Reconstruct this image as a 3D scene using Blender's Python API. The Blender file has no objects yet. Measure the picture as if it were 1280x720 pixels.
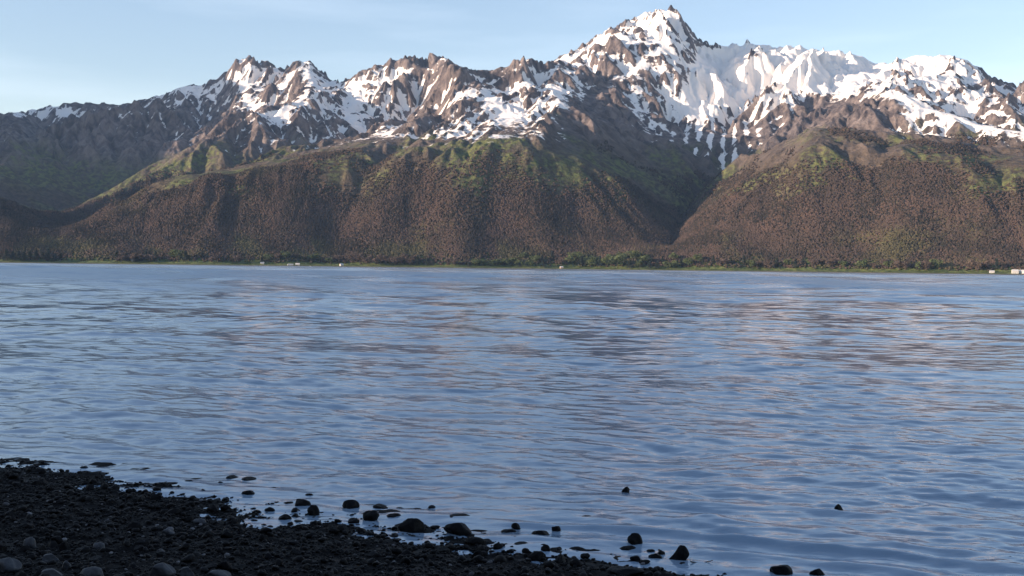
import bpy, bmesh, math, random
import numpy as np
from mathutils import Matrix, Vector

random.seed(7); RNG = np.random.default_rng(7)
S = bpy.context.scene
COL = S.collection
R = math.radians

# ------------------------------------------------------------------ camera
F = 1400.0                      # focal length in pixels of a 1280 px wide picture
ROLL = 0.0117; PITCH = 0.0175; EYE = 2.2
cd = bpy.data.cameras.new('camera'); cam = bpy.data.objects.new('camera', cd); COL.objects.link(cam)
cd.sensor_width = 36; cd.lens = F/1280*36; cd.clip_start = 0.1; cd.clip_end = 60000
fwd = Vector((0, math.cos(PITCH), -math.sin(PITCH))); up0 = Vector((0, math.sin(PITCH), math.cos(PITCH)))
rt = Vector((1, 0, 0))*math.cos(ROLL) + up0*math.sin(ROLL)
up = up0*math.cos(ROLL) - Vector((1, 0, 0))*math.sin(ROLL)
cam.matrix_world = Matrix(((rt.x, up.x, -fwd.x, 0), (rt.y, up.y, -fwd.y, 0), (rt.z, up.z, -fwd.z, EYE), (0, 0, 0, 1)))
S.camera = cam

# ------------------------------------------------------------------ light
SUN_AZ = R(-108)                # clockwise from the view direction (+Y)
SUN_EL = R(10.5)
world = bpy.data.worlds.new('World'); S.world = world; world.use_nodes = True
nt = world.node_tree; nt.nodes.clear()
wo = nt.nodes.new('ShaderNodeOutputWorld'); bg = nt.nodes.new('ShaderNodeBackground'); sky = nt.nodes.new('ShaderNodeTexSky')
sky.sky_type = 'NISHITA'; sky.sun_disc = False; sky.sun_elevation = SUN_EL; sky.sun_rotation = SUN_AZ
sky.altitude = 0; sky.air_density = 1.0; sky.dust_density = 0.25; sky.ozone_density = 1.2
# thin high cirrus mixed over the sky
geo = nt.nodes.new('ShaderNodeTexCoord'); mp = nt.nodes.new('ShaderNodeMapping'); mp.inputs['Scale'].default_value = (1.2, 1.2, 9.0)
mp.inputs['Rotation'].default_value = (0, R(8), 0)
cn = nt.nodes.new('ShaderNodeTexNoise'); cn.inputs['Scale'].default_value = 1.3; cn.inputs['Detail'].default_value = 7; cn.inputs['Roughness'].default_value = .55
cr = nt.nodes.new('ShaderNodeMapRange'); cr.inputs['From Min'].default_value = .47; cr.inputs['From Max'].default_value = .75
cr.inputs['To Max'].default_value = .16
mx = nt.nodes.new('ShaderNodeMix'); mx.data_type = 'RGBA'
mx.inputs[7].default_value = (7.5, 8.0, 8.6, 1)
L = nt.links.new
L(geo.outputs['Generated'], mp.inputs[0]); L(mp.outputs[0], cn.inputs['Vector']); L(cn.outputs[0], cr.inputs[0])
L(cr.outputs[0], mx.inputs[0]); tn = nt.nodes.new('ShaderNodeMix'); tn.data_type = 'RGBA'; tn.blend_type = 'MULTIPLY'; tn.inputs[0].default_value = 1; tn.inputs[7].default_value = (1.02, .94, 1.0, 1)
L(sky.outputs[0], tn.inputs[6]); L(tn.outputs[2], mx.inputs[6]); L(mx.outputs[2], bg.inputs[0]); L(bg.outputs[0], wo.inputs[0])
bg.inputs[1].default_value = 0.125
sd = bpy.data.lights.new('sun', 'SUN'); sun = bpy.data.objects.new('sun', sd); COL.objects.link(sun)
sd.energy = 5.0; sd.angle = R(0.5); sd.color = (1.0, 0.77, 0.58)
tosun = Vector((math.sin(SUN_AZ)*math.cos(SUN_EL), math.cos(SUN_AZ)*math.cos(SUN_EL), math.sin(SUN_EL)))
sun.rotation_euler = tosun.to_track_quat('Z', 'Y').to_euler()
S.view_settings.view_transform = 'Standard'; S.view_settings.look = 'None'; S.view_settings.gamma = 1
S.view_settings.exposure = 1.12
S.render.engine = 'CYCLES'

# ------------------------------------------------------------------ helpers
def tag(o, label=None, cat=None, group=None, kind=None):
    if label: o['label'] = label
    if cat: o['category'] = cat
    if group: o['group'] = group
    if kind: o['kind'] = kind
    return o

def mesh_np(name, V, Fc, mat=None, smooth=True, attrs=None, parent=None):
    """V (n,3), Fc (m,k) -> one mesh object"""
    me = bpy.data.meshes.new(name)
    V = np.ascontiguousarray(V, np.float32); Fc = np.ascontiguousarray(Fc, np.int32)
    m, k = Fc.shape
    me.vertices.add(len(V)); me.vertices.foreach_set('co', V.ravel())
    me.loops.add(m*k); me.loops.foreach_set('vertex_index', Fc.ravel())
    me.polygons.add(m); me.polygons.foreach_set('loop_start', np.arange(0, m*k, k, dtype=np.int32))
    me.polygons.foreach_set('use_smooth', np.full(m, smooth))
    me.update(calc_edges=True)
    for a, v in (attrs or {}).items():
        at = me.attributes.new(a, 'FLOAT', 'POINT'); at.data.foreach_set('value', np.ascontiguousarray(v, np.float32).ravel())
    if mat: me.materials.append(mat)
    o = bpy.data.objects.new(name, me); COL.objects.link(o)
    if parent: o.parent = parent
    return o

def grid_faces(nr, nc, flip=False):
    i = np.arange(nr*nc).reshape(nr, nc)
    a, b, c, d = i[:-1, :-1], i[:-1, 1:], i[1:, 1:], i[1:, :-1]
    q = (a, d, c, b) if flip else (a, b, c, d)
    return np.stack([t.ravel() for t in q], 1)

def _hash(ix, iy, seed):
    h = (ix.astype(np.int64)*374761393 + iy.astype(np.int64)*668265263 + seed*1274126177) & 0xffffffff
    h = ((h ^ (h >> 13))*1274126177) & 0xffffffff
    h = ((h ^ (h >> 16))*2246822519) & 0xffffffff
    return ((h ^ (h >> 15)) & 0xffffff)/float(0x1000000)

def perlin(x, y, seed=0):
    x0 = np.floor(x); y0 = np.floor(y); fx = x-x0; fy = y-y0
    u = fx*fx*fx*(fx*(fx*6-15)+10); v = fy*fy*fy*(fy*(fy*6-15)+10)
    def g(dx, dy):
        a = _hash(x0+dx, y0+dy, seed)*6.2831853
        return np.cos(a)*(fx-dx) + np.sin(a)*(fy-dy)
    a = g(0, 0); b = g(1, 0); c = g(0, 1); d = g(1, 1)
    return ((a+(b-a)*u) + ((c+(d-c)*u)-(a+(b-a)*u))*v)*1.5

def fbm(x, y, oct=4, seed=0, gain=.5):
    s = 0; a = 1; f = 1
    for i in range(oct):
        s = s + a*perlin(x*f+17.3*i, y*f-9.1*i, seed+i); a *= gain; f *= 2.03
    return s

def ss(a, b, x):
    t = np.clip((x-a)/(b-a), 0, 1); return t*t*(3-2*t)

def ray(px, py):
    x = (px-640)/F; v = (360-py)/F
    xr = x*math.cos(ROLL) - v*math.sin(ROLL); vr = x*math.sin(ROLL) + v*math.cos(ROLL)
    return Vector((1, 0, 0))*xr + up0*vr + fwd

def azel(px, py):
    d = ray(px, py); h = math.hypot(d.x, d.y)
    return math.atan2(d.x, d.y), d.z/h

def at(px, py, km):
    if km < 0: return (px, py, -km)      # plain world point: x, y, minus its height
    a, e = azel(px, py); r = km*1000
    return (r*math.sin(a), r*math.cos(a), EYE + e*r)

# material helpers
class N:
    def __init__(s, name):
        s.m = bpy.data.materials.new(name); s.m.use_nodes = True; s.t = s.m.node_tree; s.t.nodes.clear()
        s.out = s.n('ShaderNodeOutputMaterial'); s.b = s.n('ShaderNodeBsdfPrincipled'); s.l(s.b.outputs[0], s.out.inputs[0])
    def n(s, t, **k):
        q = s.t.nodes.new(t)
        for a, v in k.items(): setattr(q, a, v)
        return q
    def l(s, a, b): s.t.links.new(a, b)
    def val(s, x, inp):
        if hasattr(x, 'is_linked'): s.l(x, inp)
        else: inp.default_value = x
    def math(s, op, a, b=0.0, c=None, clamp=False):
        q = s.n('ShaderNodeMath', operation=op, use_clamp=clamp); s.val(a, q.inputs[0]); s.val(b, q.inputs[1])
        if c is not None: s.val(c, q.inputs[2])
        return q.outputs[0]
    def rng(s, x, a, b, c=0.0, d=1.0, smooth=True):
        q = s.n('ShaderNodeMapRange'); q.interpolation_type = 'SMOOTHSTEP' if smooth else 'LINEAR'
        s.val(x, q.inputs[0])
        for i, v in enumerate((a, b, c, d)): s.val(v, q.inputs[i+1])
        return q.outputs[0]
    def mix(s, f, a, b):
        q = s.n('ShaderNodeMix', data_type='RGBA'); s.val(f, q.inputs[0])
        for v, i in ((a, 6), (b, 7)):
            if hasattr(v, 'is_linked'): s.l(v, q.inputs[i])
            else: q.inputs[i].default_value = (*v, 1)
        return q.outputs[2]
    def pos(s, scale=(1, 1, 1), rot=(0, 0, 0)):
        g = s.n('ShaderNodeNewGeometry'); m = s.n('ShaderNodeMapping'); m.inputs['Scale'].default_value = scale
        m.inputs['Rotation'].default_value = rot
        s.l(g.outputs['Position'], m.inputs[0]); return m.outputs[0]
    def opos(s, scale=(1, 1, 1)):
        g = s.n('ShaderNodeTexCoord'); m = s.n('ShaderNodeMapping'); m.inputs['Scale'].default_value = scale
        s.l(g.outputs['Object'], m.inputs[0]); return m.outputs[0]
    def noise(s, vec, sc, det=4, rough=.55, dist=0):
        q = s.n('ShaderNodeTexNoise'); s.l(vec, q.inputs['Vector']); q.inputs['Scale'].default_value = sc
        q.inputs['Detail'].default_value = det; q.inputs['Roughness'].default_value = rough; q.inputs['Distortion'].default_value = dist
        return q.outputs[0]
    def attr(s, a):
        q = s.n('ShaderNodeAttribute'); q.attribute_name = a; return q.outputs['Fac']
    def bump(s, h, strength, dist, normal=None):
        q = s.n('ShaderNodeBump'); s.val(h, q.inputs['Height']); s.val(strength, q.inputs['Strength']); s.val(dist, q.inputs['Distance'])
        if normal is not None: s.l(normal, q.inputs['Normal'])
        return q.outputs[0]
    def set(s, **k):
        for a, v in k.items():
            i = s.b.inputs[a.replace('_', ' ')]
            if hasattr(v, 'is_linked'): s.l(v, i)
            elif isinstance(v, tuple): i.default_value = (*v, 1)
            else: i.default_value = v
        return s.m

def simple(name, c, rough=.8, var=.25, sc=1.0):
    m = N(name); n = m.noise(m.opos(), sc, 4)
    return m.set(Base_Color=m.mix(m.rng(n, .35, .65), tuple(v*(1-var) for v in c), tuple(v*(1+var) for v in c)), Roughness=rough)

# ------------------------------------------------------------------ far mountains: one height field
# ridge crests (pixel x, pixel y, distance in km) turned into points in the world; side slope; concavity
RIDGES = [
 ([(-5200,6950,-1000),(-5300,7400,-1800),(-5400,7900,-2500),(-5600,8600,-2900),(-5900,10300,-3000),(-6000,12000,-2900)], 1.3, 1),  # unseen ridge out of view at left, added to shade the far left range
 # far left range with its snow plateau
 ([(-420,150,11.5),(-250,150,11.3),(-120,142,11),(0,139,10.8),(40,134,10.6),(80,129,10.4),(92,126,10.3),(110,130,10.2),(150,130,10),(200,118,9.7),(232,107,9.4),(270,98,9.0),(305,73,8.6)], .95, 1),
 # ribs of the far left cliff coming towards the bay
 ([(80,130,10.4),(95,165,9.7),(85,200,9.2)], .95, 1), ([(150,130,10.0),(150,165,9.5),(165,200,9.0)], .95, 1),
 ([(30,140,10.5),(20,180,9.9),(25,225,9.2),(45,255,8.7)], .8, 1), ([(200,120,9.7),(195,150,9.2)], .9, 1),
 ([(-120,142,11),(-90,200,9.6),(-60,260,8.2)], .8, 1),
 # second peak and its long left spur
 ([(305,72,8.6),(318,100,8.1),(330,120,7.7),(290,133,7.3),(250,149,7.0),(200,168,6.6),(165,188,6.3),(120,222,5.8),(85,252,5.4),(50,280,5.1),(20,300,4.9)], .62, 1),
 ([(305,72,8.6),(330,77,8.5),(350,88,8.5),(358,83,8.5),(375,76,8.4),(392,83,8.4),(412,99,8.3),(430,102,8.2),(450,89,8.0),(480,79,7.9),(515,69,7.9),(530,73,7.9),(548,69,7.8),(565,75,7.8),(585,88,7.8),(592,82,7.8),(605,88,7.8),(640,78,7.8),(655,71,7.8),(670,76,7.8),(690,76,7.7),(720,61,7.7),(745,47,7.7),(770,32,7.7),(795,22,7.6),(820,14,7.6),(838,10,7.6)], .85, 1),
 ([(392,83,8.4),(400,112,7.7),(372,140,7.2),(350,160,6.9)], .75, 1),
 ([(450,89,8.0),(440,120,7.5),(455,150,7.0)], .8, 1),
 ([(548,69,7.8),(530,100,7.4),(500,125,7.1),(470,150,6.8)], .85, 1), ([(548,69,7.8),(575,105,7.3),(590,130,7.0)], .9, 1),
 ([(655,71,7.8),(650,100,7.4)], .85, 1),
 # front hill: crest from the left foot up to the shoulder under the main peak
 ([(130,268,4.9),(200,247,5.1),(260,232,5.3),(340,213,5.5),(420,203,5.7),(470,188,5.9),(520,172,6.1),(600,138,6.4),(660,115,6.6),(700,103,6.7),(735,95,6.8),(770,78,7.1),(800,50,7.4),(838,10,7.6)], .55, 1),
 # spurs of the front hill
 ([(735,95,6.8),(738,125,6.4),(750,160,6.0),(768,200,5.6),(790,240,5.15),(812,268,4.8),(830,300,4.45)], .85, 1),
 ([(600,138,6.4),(620,175,5.9),(640,215,5.4),(650,260,4.9),(660,300,4.4)], 1.0, 1),
 ([(470,188,5.9),(500,215,5.45),(490,250,5.0),(450,298,4.45)], 1.0, 1),
 ([(700,103,6.7),(700,160,5.9),(715,220,5.2),(720,280,4.6)], 1.0, 1),
 ([(340,213,5.5),(330,250,5.0),(320,290,4.6)], 1.0, 1), ([(420,203,5.7),(412,245,5.1),(400,290,4.6)], 1.0, 1), ([(380,208,5.6),(365,250,5.05),(350,292,4.6)], 1.0, 1), ([(200,247,5.1),(210,280,4.8)], 1.0, 1), ([(440,196,5.8),(452,222,5.45),(415,258,5.0),(352,298,4.5)], 1.0, 1),
 # main peak: east face rib and skyline of the bowl
 ([(838,10,7.6),(852,40,7.35),(870,80,7.1),(878,110,6.95)], .95, 1), ([(838,10,7.6),(865,33,7.7),(880,54,7.9),(905,60,8.1),(930,56,8.2),(950,55,8.2),(990,57,8.2),(1030,63,8.1),(1070,68,8.1),(1095,80,8.0),(1110,76,7.9),(1150,70,7.8),(1200,72,7.7),(1225,85,7.6),(1250,100,7.5),(1280,105,7.5),(1350,120,7.4),(1450,140,7.3),(1560,150,7.2)], .6, 1),
 ([(1095,80,8.0),(1070,92,7.6),(1045,108,7.2),(1040,122,6.8),(1065,112,6.5)], .55, 1),
 ([(800,50,7.4),(800,90,7.0),(815,130,6.6),(822,150,6.4)], .9, 1),
 # striped cliff under the bowl
 ([(826,152,6.5),(850,143,6.6),(880,136,6.7),(910,138,6.7),(935,142,6.75),(955,165,6.6)], .95, 1),
 # right hand lit shoulder and its ridges
 ([(930,200,6.1),(960,182,6.2),(1000,148,6.3),(1030,125,6.4),(1065,112,6.5),(1130,108,6.9),(1190,95,7.3)], .6, 1),
 ([(1065,112,6.5),(1120,135,6.2),(1180,155,6.0),(1250,175,5.8),(1340,190,5.7),(1450,200,5.6)], .5, 1),
 ([(1130,108,6.9),(1200,122,6.8),(1280,130,6.7),(1400,150,6.5)], .5, 1),
 ([(840,285,4.6),(870,256,4.9),(900,235,5.1),(960,205,5.4),(1010,192,5.6),(1060,184,5.7),(1100,182,5.75),(1180,186,5.7)], .5, 1),
 ([(960,205,5.4),(1040,225,5.15),(1110,214,5.1),(1180,218,5.05),(1250,232,5.0),(1340,235,5.0),(1480,240,4.9)], .48, 1),
 ([(1010,192,5.6),(1000,240,5.0),(990,290,4.4)], 1.0, 1), ([(1180,218,5.05),(1160,265,4.6),(1150,300,4.3)], 1.0, 1),
 ([(900,235,5.1),(895,270,4.7),(900,300,4.4)], 1.0, 1),
]
SKY = [(-100,142),(0,142),(40,137),(78,131),(92,126),(104,131),(112,128),(150,131),(175,125),(200,119),(222,112),(228,105),(237,108),(250,106),(262,101),(275,97),(283,88),(295,76),(305,71),(318,73),(330,77),(344,80),(352,89),(358,82),(366,79),(375,75),(392,79),(400,88),(412,97),(425,103),(436,98),(450,89),(465,84),(480,78),(498,74),(515,68),(523,74),(530,72),(540,68),(548,69),(562,74),(575,83),(585,88),(592,82),(600,90),(612,87),(630,84),(645,76),(655,71),(668,74),(675,79),(690,76),(700,70),(720,62),(735,50),(745,47),(757,37),(770,33),(780,26),(795,22),(806,15),(820,14),(832,10),(840,9),(850,17),(860,30),(868,44),(878,52),(890,53),(905,59),(920,54),(950,55),(975,60),(990,56),(1010,61),(1030,63),(1050,64),(1070,68),(1085,74),(1095,81),(1110,77),(1125,76),(1135,70),(1160,70),(1185,69),(1200,72),(1215,79),(1225,85),(1240,95),(1250,101),(1265,103),(1280,106),(1350,118),(1450,138),(1560,150)]

azs = np.concatenate([np.linspace(R(-52), R(-29), 150)[:-1], np.linspace(R(-29), R(29), 1250), np.linspace(R(29), R(40), 60)[1:]])
NR = 560
tt = np.linspace(0, 1, NR)
def shore_r(az):    # distance of the far waterline
    d = np.degrees(az)
    return 4250 - 9*d + 60*np.sin(az*9+1) + 26*np.sin(az*31) + 14*np.sin(az*83+2)
AZ, TT = np.meshgrid(azs, tt)
RS = shore_r(AZ)
RR = RS - 60 + (12600-RS)*(TT*.62 + .38*TT**2.2)
X = RR*np.sin(AZ); Y = RR*np.cos(AZ)

def smax(a, b, k):
    h = np.clip(.5+.5*(a-b)/k, 0, 1)
    return b + (a-b)*h + k*h*(1-h)

wx = X + 55*fbm(X/900, Y/900, 3, 5); wy = Y + 55*fbm(X/900+40, Y/900, 3, 9)
H = np.full(X.shape, -60.0)
rough_d = np.full(X.shape, 1e9)
for pts, slope, _ in RIDGES:
    P = [at(*p) for p in pts]; h = np.full(X.shape, -1e3)
    for (x0, y0, z0), (x1, y1, z1) in zip(P[:-1], P[1:]):
        dx, dy = x1-x0, y1-y0; t = np.clip(((wx-x0)*dx+(wy-y0)*dy)/(dx*dx+dy*dy), 0, 1)
        d = np.sqrt((wx-x0-t*dx)**2+(wy-y0-t*dy)**2); z = z0+(z1-z0)*t
        d = np.sqrt(d*d+900)-30
        rough_d = np.minimum(rough_d, d)
        np.maximum(h, z*np.exp(-np.minimum((1.25*d*slope/np.maximum(z, 60))**1.12, 6)), out=h)
    H = smax(H, h, 24)
# broad forested aprons between the water and the two front crests
def apron(pts, k=1.1):
    global H
    A_ = np.array([(azel(p[0], p[1])[0], EYE+azel(p[0], p[1])[1]*p[2]*1000, p[2]*1000) for p in pts])
    hc = np.interp(AZ, A_[:, 0], A_[:, 1]); rc = np.interp(AZ, A_[:, 0], A_[:, 2])
    u = np.clip((RR-RS)/(rc-RS), 0, 2)
    h = hc*np.where(u < 1, u**k, 1-(u-1)*4.5)
    h = h + 16*fbm(X/330, Y/330, 4, 211)*ss(0, .4, u)
    edge = ss(A_[0, 0]-.02, A_[0, 0], AZ)*(1-ss(A_[-1, 0], A_[-1, 0]+.012, AZ))
    H = smax(H, h*edge-300*(1-edge), 30)
apron([(60,285,4.9),(130,268,4.95),(200,247,5.1),(260,232,5.3),(340,213,5.5),(420,203,5.7),(470,190,5.9),(520,174,6.05),(600,148,6.3),(660,130,6.4),(700,128,6.35),(740,150,6.0),(768,205,5.55),(790,243,5.15),(812,270,4.8),(822,292,4.5)], .88)
apron([(846,296,4.5),(854,280,4.7),(870,258,4.9),(900,236,5.1),(960,206,5.4),(1010,206,5.3),(1040,216,5.2),(1110,212,5.15),(1180,216,5.1),(1250,230,5.0),(1340,235,5.0),(1480,240,4.9)], .95)
VALLEYS = [
 ([(875,80,7.9),(897,122,7.5),(915,136,7.25)], .42),
 ([(912,224,6.3),(872,258,5.8),(848,284,5.2),(836,300,4.7)], .7),
 ([(500,190,7.3),(450,215,6.7),(380,240,6.3),(250,268,5.95),(130,292,5.6),(60,303,5.1)], .60),
 ([(10,310,5.6),(60,297,6.6),(130,268,7.4),(210,215,8.0)], .55),
 ([(1290,228,5.4),(1230,222,5.45),(1150,214,5.5),(1060,216,5.55),(960,225,5.75),(905,240,6.2)], .55),
 ([(700,170,8.6),(620,160,8.3),(560,160,8.0)], .6),
]
for pts, slope in VALLEYS:
    P = [at(*p) for p in pts]; h = np.full(X.shape, 1e5)
    for (x0, y0, z0), (x1, y1, z1) in zip(P[:-1], P[1:]):
        dx, dy = x1-x0, y1-y0; t = np.clip(((wx-x0)*dx+(wy-y0)*dy)/(dx*dx+dy*dy), 0, 1)
        d = np.sqrt((wx-x0-t*dx)**2+(wy-y0-t*dy)**2)
        np.minimum(h, z0+(z1-z0)*t+slope*d, out=h)
    H = -smax(-H, -h, 24)
# ravines cut into the aprons
for pts, dep, wid in (([(512,225,5.5),(480,246,5.2),(450,268,4.9),(415,290,4.6),(385,308,4.4)], 45, 85), ([(700,200,5.6),(690,250,5.0),(700,300,4.5)], 18, 70), ([(590,190,5.8),(560,240,5.1),(540,300,4.5)], 16, 70),
                      ([(300,225,5.4),(270,262,4.9),(230,300,4.5)], 20, 70), ([(1000,215,5.3),(960,260,4.8),(945,300,4.4)], 25, 80), ([(1230,235,5.0),(1250,280,4.6),(1240,310,4.3)], 22, 80), ([(1110,225,5.1),(1080,270,4.7),(1090,305,4.35)], 18, 70)):
    P = [at(*p) for p in pts]; dm = np.full(X.shape, 1e9)
    for (x0, y0, z0), (x1, y1, z1) in zip(P[:-1], P[1:]):
        dx, dy = x1-x0, y1-y0; t = np.clip(((wx-x0)*dx+(wy-y0)*dy)/(dx*dx+dy*dy), 0, 1)
        dm = np.minimum(dm, np.hypot(wx-x0-t*dx, wy-y0-t*dy))
    H = H - dep*np.exp(-(dm/wid)**1.5)
# foot: blend to the coastal plain, then under water
inl = RR-RS
plain = 2.5 + 14*ss(0, 170, inl) + .035*np.clip(inl, 0, 2500)
foot = ss(40, 820, inl)
H = plain + np.maximum(H-20, 0)*foot

def grad(Z):
    dr = np.gradient(Z, axis=0)/np.gradient(RR, axis=0)
    da = np.gradient(Z, axis=1)/(np.gradient(AZ, axis=1)*RR)
    # the rows follow the shore, the small skew is ignored
    return dr*np.sin(AZ)+da*np.cos(AZ), dr*np.cos(AZ)-da*np.sin(AZ)
def blur(Z, n=1):
    for _ in range(n):
        Z = (np.roll(Z, 1, 0)+np.roll(Z, -1, 0)+2*Z)/4; Z = (np.roll(Z, 1, 1)+np.roll(Z, -1, 1)+2*Z)/4
    return Z
def box1(Z, k, ax):
    if k < 1: return Z
    pw = [(0, 0), (0, 0)]; pw[ax] = (k+1, k); c_ = np.cumsum(np.pad(Z, pw, 'edge'), axis=ax); n = Z.shape[ax]
    return (np.take(c_, np.arange(2*k+1, 2*k+1+n), ax)-np.take(c_, np.arange(n), ax))/(2*k+1)
def wide_blur(Z, metres):
    a_, b_ = int(round(metres/14)), int(round(metres/6))
    for _ in range(2): Z = box1(box1(Z, a_, 0), b_, 1)
    return Z
def gullies(Z, wl, amp, seed, sharp=1.0):
    gx, gy = grad(wide_blur(Z, wl*.2)); g = np.hypot(gx, gy)+1e-5; sx, sy = -gy/g, gx/g
    px, py = X/wl, Y/wl; cx, cy = np.floor(px), np.floor(py)
    C = 0; Sn = 0; W = 0
    for i in (-1, 0, 1):
        for j in (-1, 0, 1):
            qx = cx+i+.5+(_hash(cx+i, cy+j, seed)-.5)*.8; qy = cy+j+.5+(_hash(cx+i, cy+j, seed+1)-.5)*.8
            vx, vy = px-qx, py-qy; w = np.exp(-2.2*(vx*vx+vy*vy))
            ph = (vx*sx+vy*sy)*6.2831853 + 6.28*_hash(cx+i, cy+j, seed+2)*.35
            C = C+w*np.cos(ph); Sn = Sn+w*np.sin(ph); W = W+w
    m = np.sqrt(C*C+Sn*Sn)+1e-4; v = C/np.maximum(m, .25*W)
    v = 1-2*np.abs(v)**sharp if sharp != 1 else v
    return Z + amp*v*ss(.08, .5, g)*foot*ss(-.1*wl, .55*wl, rough_d)
hi = ss(350, 1000, H)
def ridged(x, y, seed, oct=4):
    s = 0; a = 1; f = 1; pv = 1
    for i in range(oct):
        n = (1-np.abs(perlin(x*f+3.7*i, y*f+1.9*i, seed+i))*2); n = n*np.abs(n); s = s+a*n*pv; pv = np.clip(n*.5+.5, 0, 1); a *= .5; f *= 2.1
    return s
H = H + foot*hi*62*ridged(wx/760, wy/760, 501)*ss(0, 350, rough_d)
for wl, am, sd_ in ((1150, 70, 10), (620, 44, 11), (420, 24, 21), (240, 20, 22), (140, 12, 33), (80, 7, 44), (50, 3.2, 55)):
    H = gullies(H, wl, am*(.4+.85*hi), sd_, 1.001 if wl == 420 else 1.0)
H = H + foot*(10*fbm(X/260, Y/260, 4, 3) + hi*10*fbm(X/140, Y/140, 3, 8, .45))
# jagged rocky crests high up
H = H + foot*ss(900, 1400, H)*9*(1-2*np.abs(perlin(X/150, Y/150, 77)))
# settle the skyline crest on its surveyed outline
eT = np.array([azel(*p) for p in SKY]); tgt = np.interp(azs, eT[:, 0], eT[:, 1])
for it in range(3):
    E = (H-EYE)/RR; k = np.where(RR > 6400, E, -1).argmax(0); c = np.arange(len(azs)); rs_ = RR[k, c]; hs = H[k, c]
    dh = (tgt-E[k, c])*rs_*ss(azel(-190, 150)[0], azel(-90, 150)[0], azs)
    sm_ = lambda v: np.convolve(np.pad(v, 20, 'edge'), np.ones(41)/41, 'valid')
    rs_, hs = sm_(rs_), sm_(hs)
    q_ = (14, 10, 8)[it]; dh = np.convolve(np.pad(dh, q_, 'edge'), np.ones(2*q_+1)/(2*q_+1), 'valid')
    w = np.clip((H/np.maximum(hs, 1)-.55)/.4, 0, 1)*np.clip(1-(rs_-RR-700)/900, 0, 1)
    H = H + dh*w
H = np.where(inl < 0, -3+ (3+2.5)*ss(-50, 0, inl), H)
gx, gy = grad(H); SL = np.hypot(gx, gy)
cav = np.clip((blur(H, 10)-H)/10, -2, 2); cav2 = np.clip((blur(H, 40)-H)/30, -2, 2)

# snow: by height, hollows, steepness and the snowfields one sees on the day
EL = (H-EYE)/RR
def blob(px, py, rx, ry, rot=0):
    a, e = azel(px, py); rot = R(rot)
    u = (AZ-a)*F*np.cos(a)**-1; v = (EL-e)*F
    u, v = u*math.cos(rot)+v*math.sin(rot), -u*math.sin(rot)+v*math.cos(rot)
    return np.exp(-((u/rx)**2+(v/ry)**2))
snow = (H-660)/330*.5 + cav*.42 + cav2*.38 - ss(.7, 1.3, SL)*.75 + .42*fbm(X/230, Y/230, 4, 61) + .06
for px, py, rx, ry, rot, a in [
 (1015,85,85,40,0,1.1),(1180,100,130,36,-6,.3),(1230,150,80,22,-12,.25),(1070,140,55,24,-5,-.9),(885,120,40,40,0,.5),(912,205,20,24,-20,1.0),(830,150,16,50,-35,.7),(900,175,55,35,0,-.75),
 (760,85,70,40,35,-.45),(1150,130,150,22,-12,.35),(620,150,110,22,22,.35),(980,90,85,40,0,.9),(900,110,35,45,0,.9),(1050,75,70,22,0,.6),(1180,90,90,25,0,.25),(880,105,25,40,0,.6),(930,150,60,25,0,.2),
 (1020,158,42,34,38,-1.3),(1060,135,40,22,0,-.5),(985,185,40,18,30,-.8),(1200,165,90,20,-12,.15),
 (100,180,170,46,0,-1.1),(240,125,60,20,0,-.3),(20,135,90,9,-4,1.2),(330,92,28,16,0,.1),(430,150,70,26,0,.45),(330,150,50,22,30,.35),(255,165,60,14,28,.35),
 (540,95,60,26,0,-.25),(600,100,22,40,-40,.5),(640,135,80,18,20,.45),(700,95,70,24,20,.2),(740,70,50,20,30,-.15),(745,150,22,45,-10,-1.2),
 (800,190,60,40,-40,-.9),(855,170,40,35,0,.3),(905,190,35,30,0,.35),(800,28,35,12,30,.4),(838,18,30,14,0,.5),(780,140,30,18,-35,.3),
 (868,60,14,40,-15,-.8),(855,110,12,30,-20,-.5),(1240,160,70,20,-15,.2),(1120,190,120,14,0,-.6),(180,235,120,40,0,-.6)]:
    snow = snow + a*blob(px, py, rx, ry, rot)
# snow filled couloirs fanning down the dark cliff under the bowl
a0_, e0_ = azel(905, 60); fan = np.arctan2((AZ-a0_)*F, (e0_-EL)*F+40)
snow = snow + 1.15*(np.cos(fan*64+1.2*fbm(X/200, Y/200, 2, 5))-.1)*blob(898, 182, 62, 34)
snow = snow*ss(430, 620, H) - .9*(1-ss(430, 620, H))
green = ss(.0, .5, fbm(X/330, Y/330, 4, 91)+.25*(1-np.abs(H-480)/260)) * ss(180, 330, H)*(1-ss(560, 800, H+120*fbm(X/300, Y/300, 3, 19)))
for px, py, rx, ry in [(130,222,40,18),(225,210,45,10),(600,225,50,16),(410,205,30,8),(1120,305,90,5),(50,215,30,30),(660,205,80,18),(700,225,30,20),(300,235,60,8),(1000,225,40,8)]:
    green = np.clip(green + 1.0*blob(px, py, rx, ry), 0, 1)
shoreg = (1-ss(130, 330, inl+30*fbm(X/80, Y/80, 2, 5)))

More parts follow.
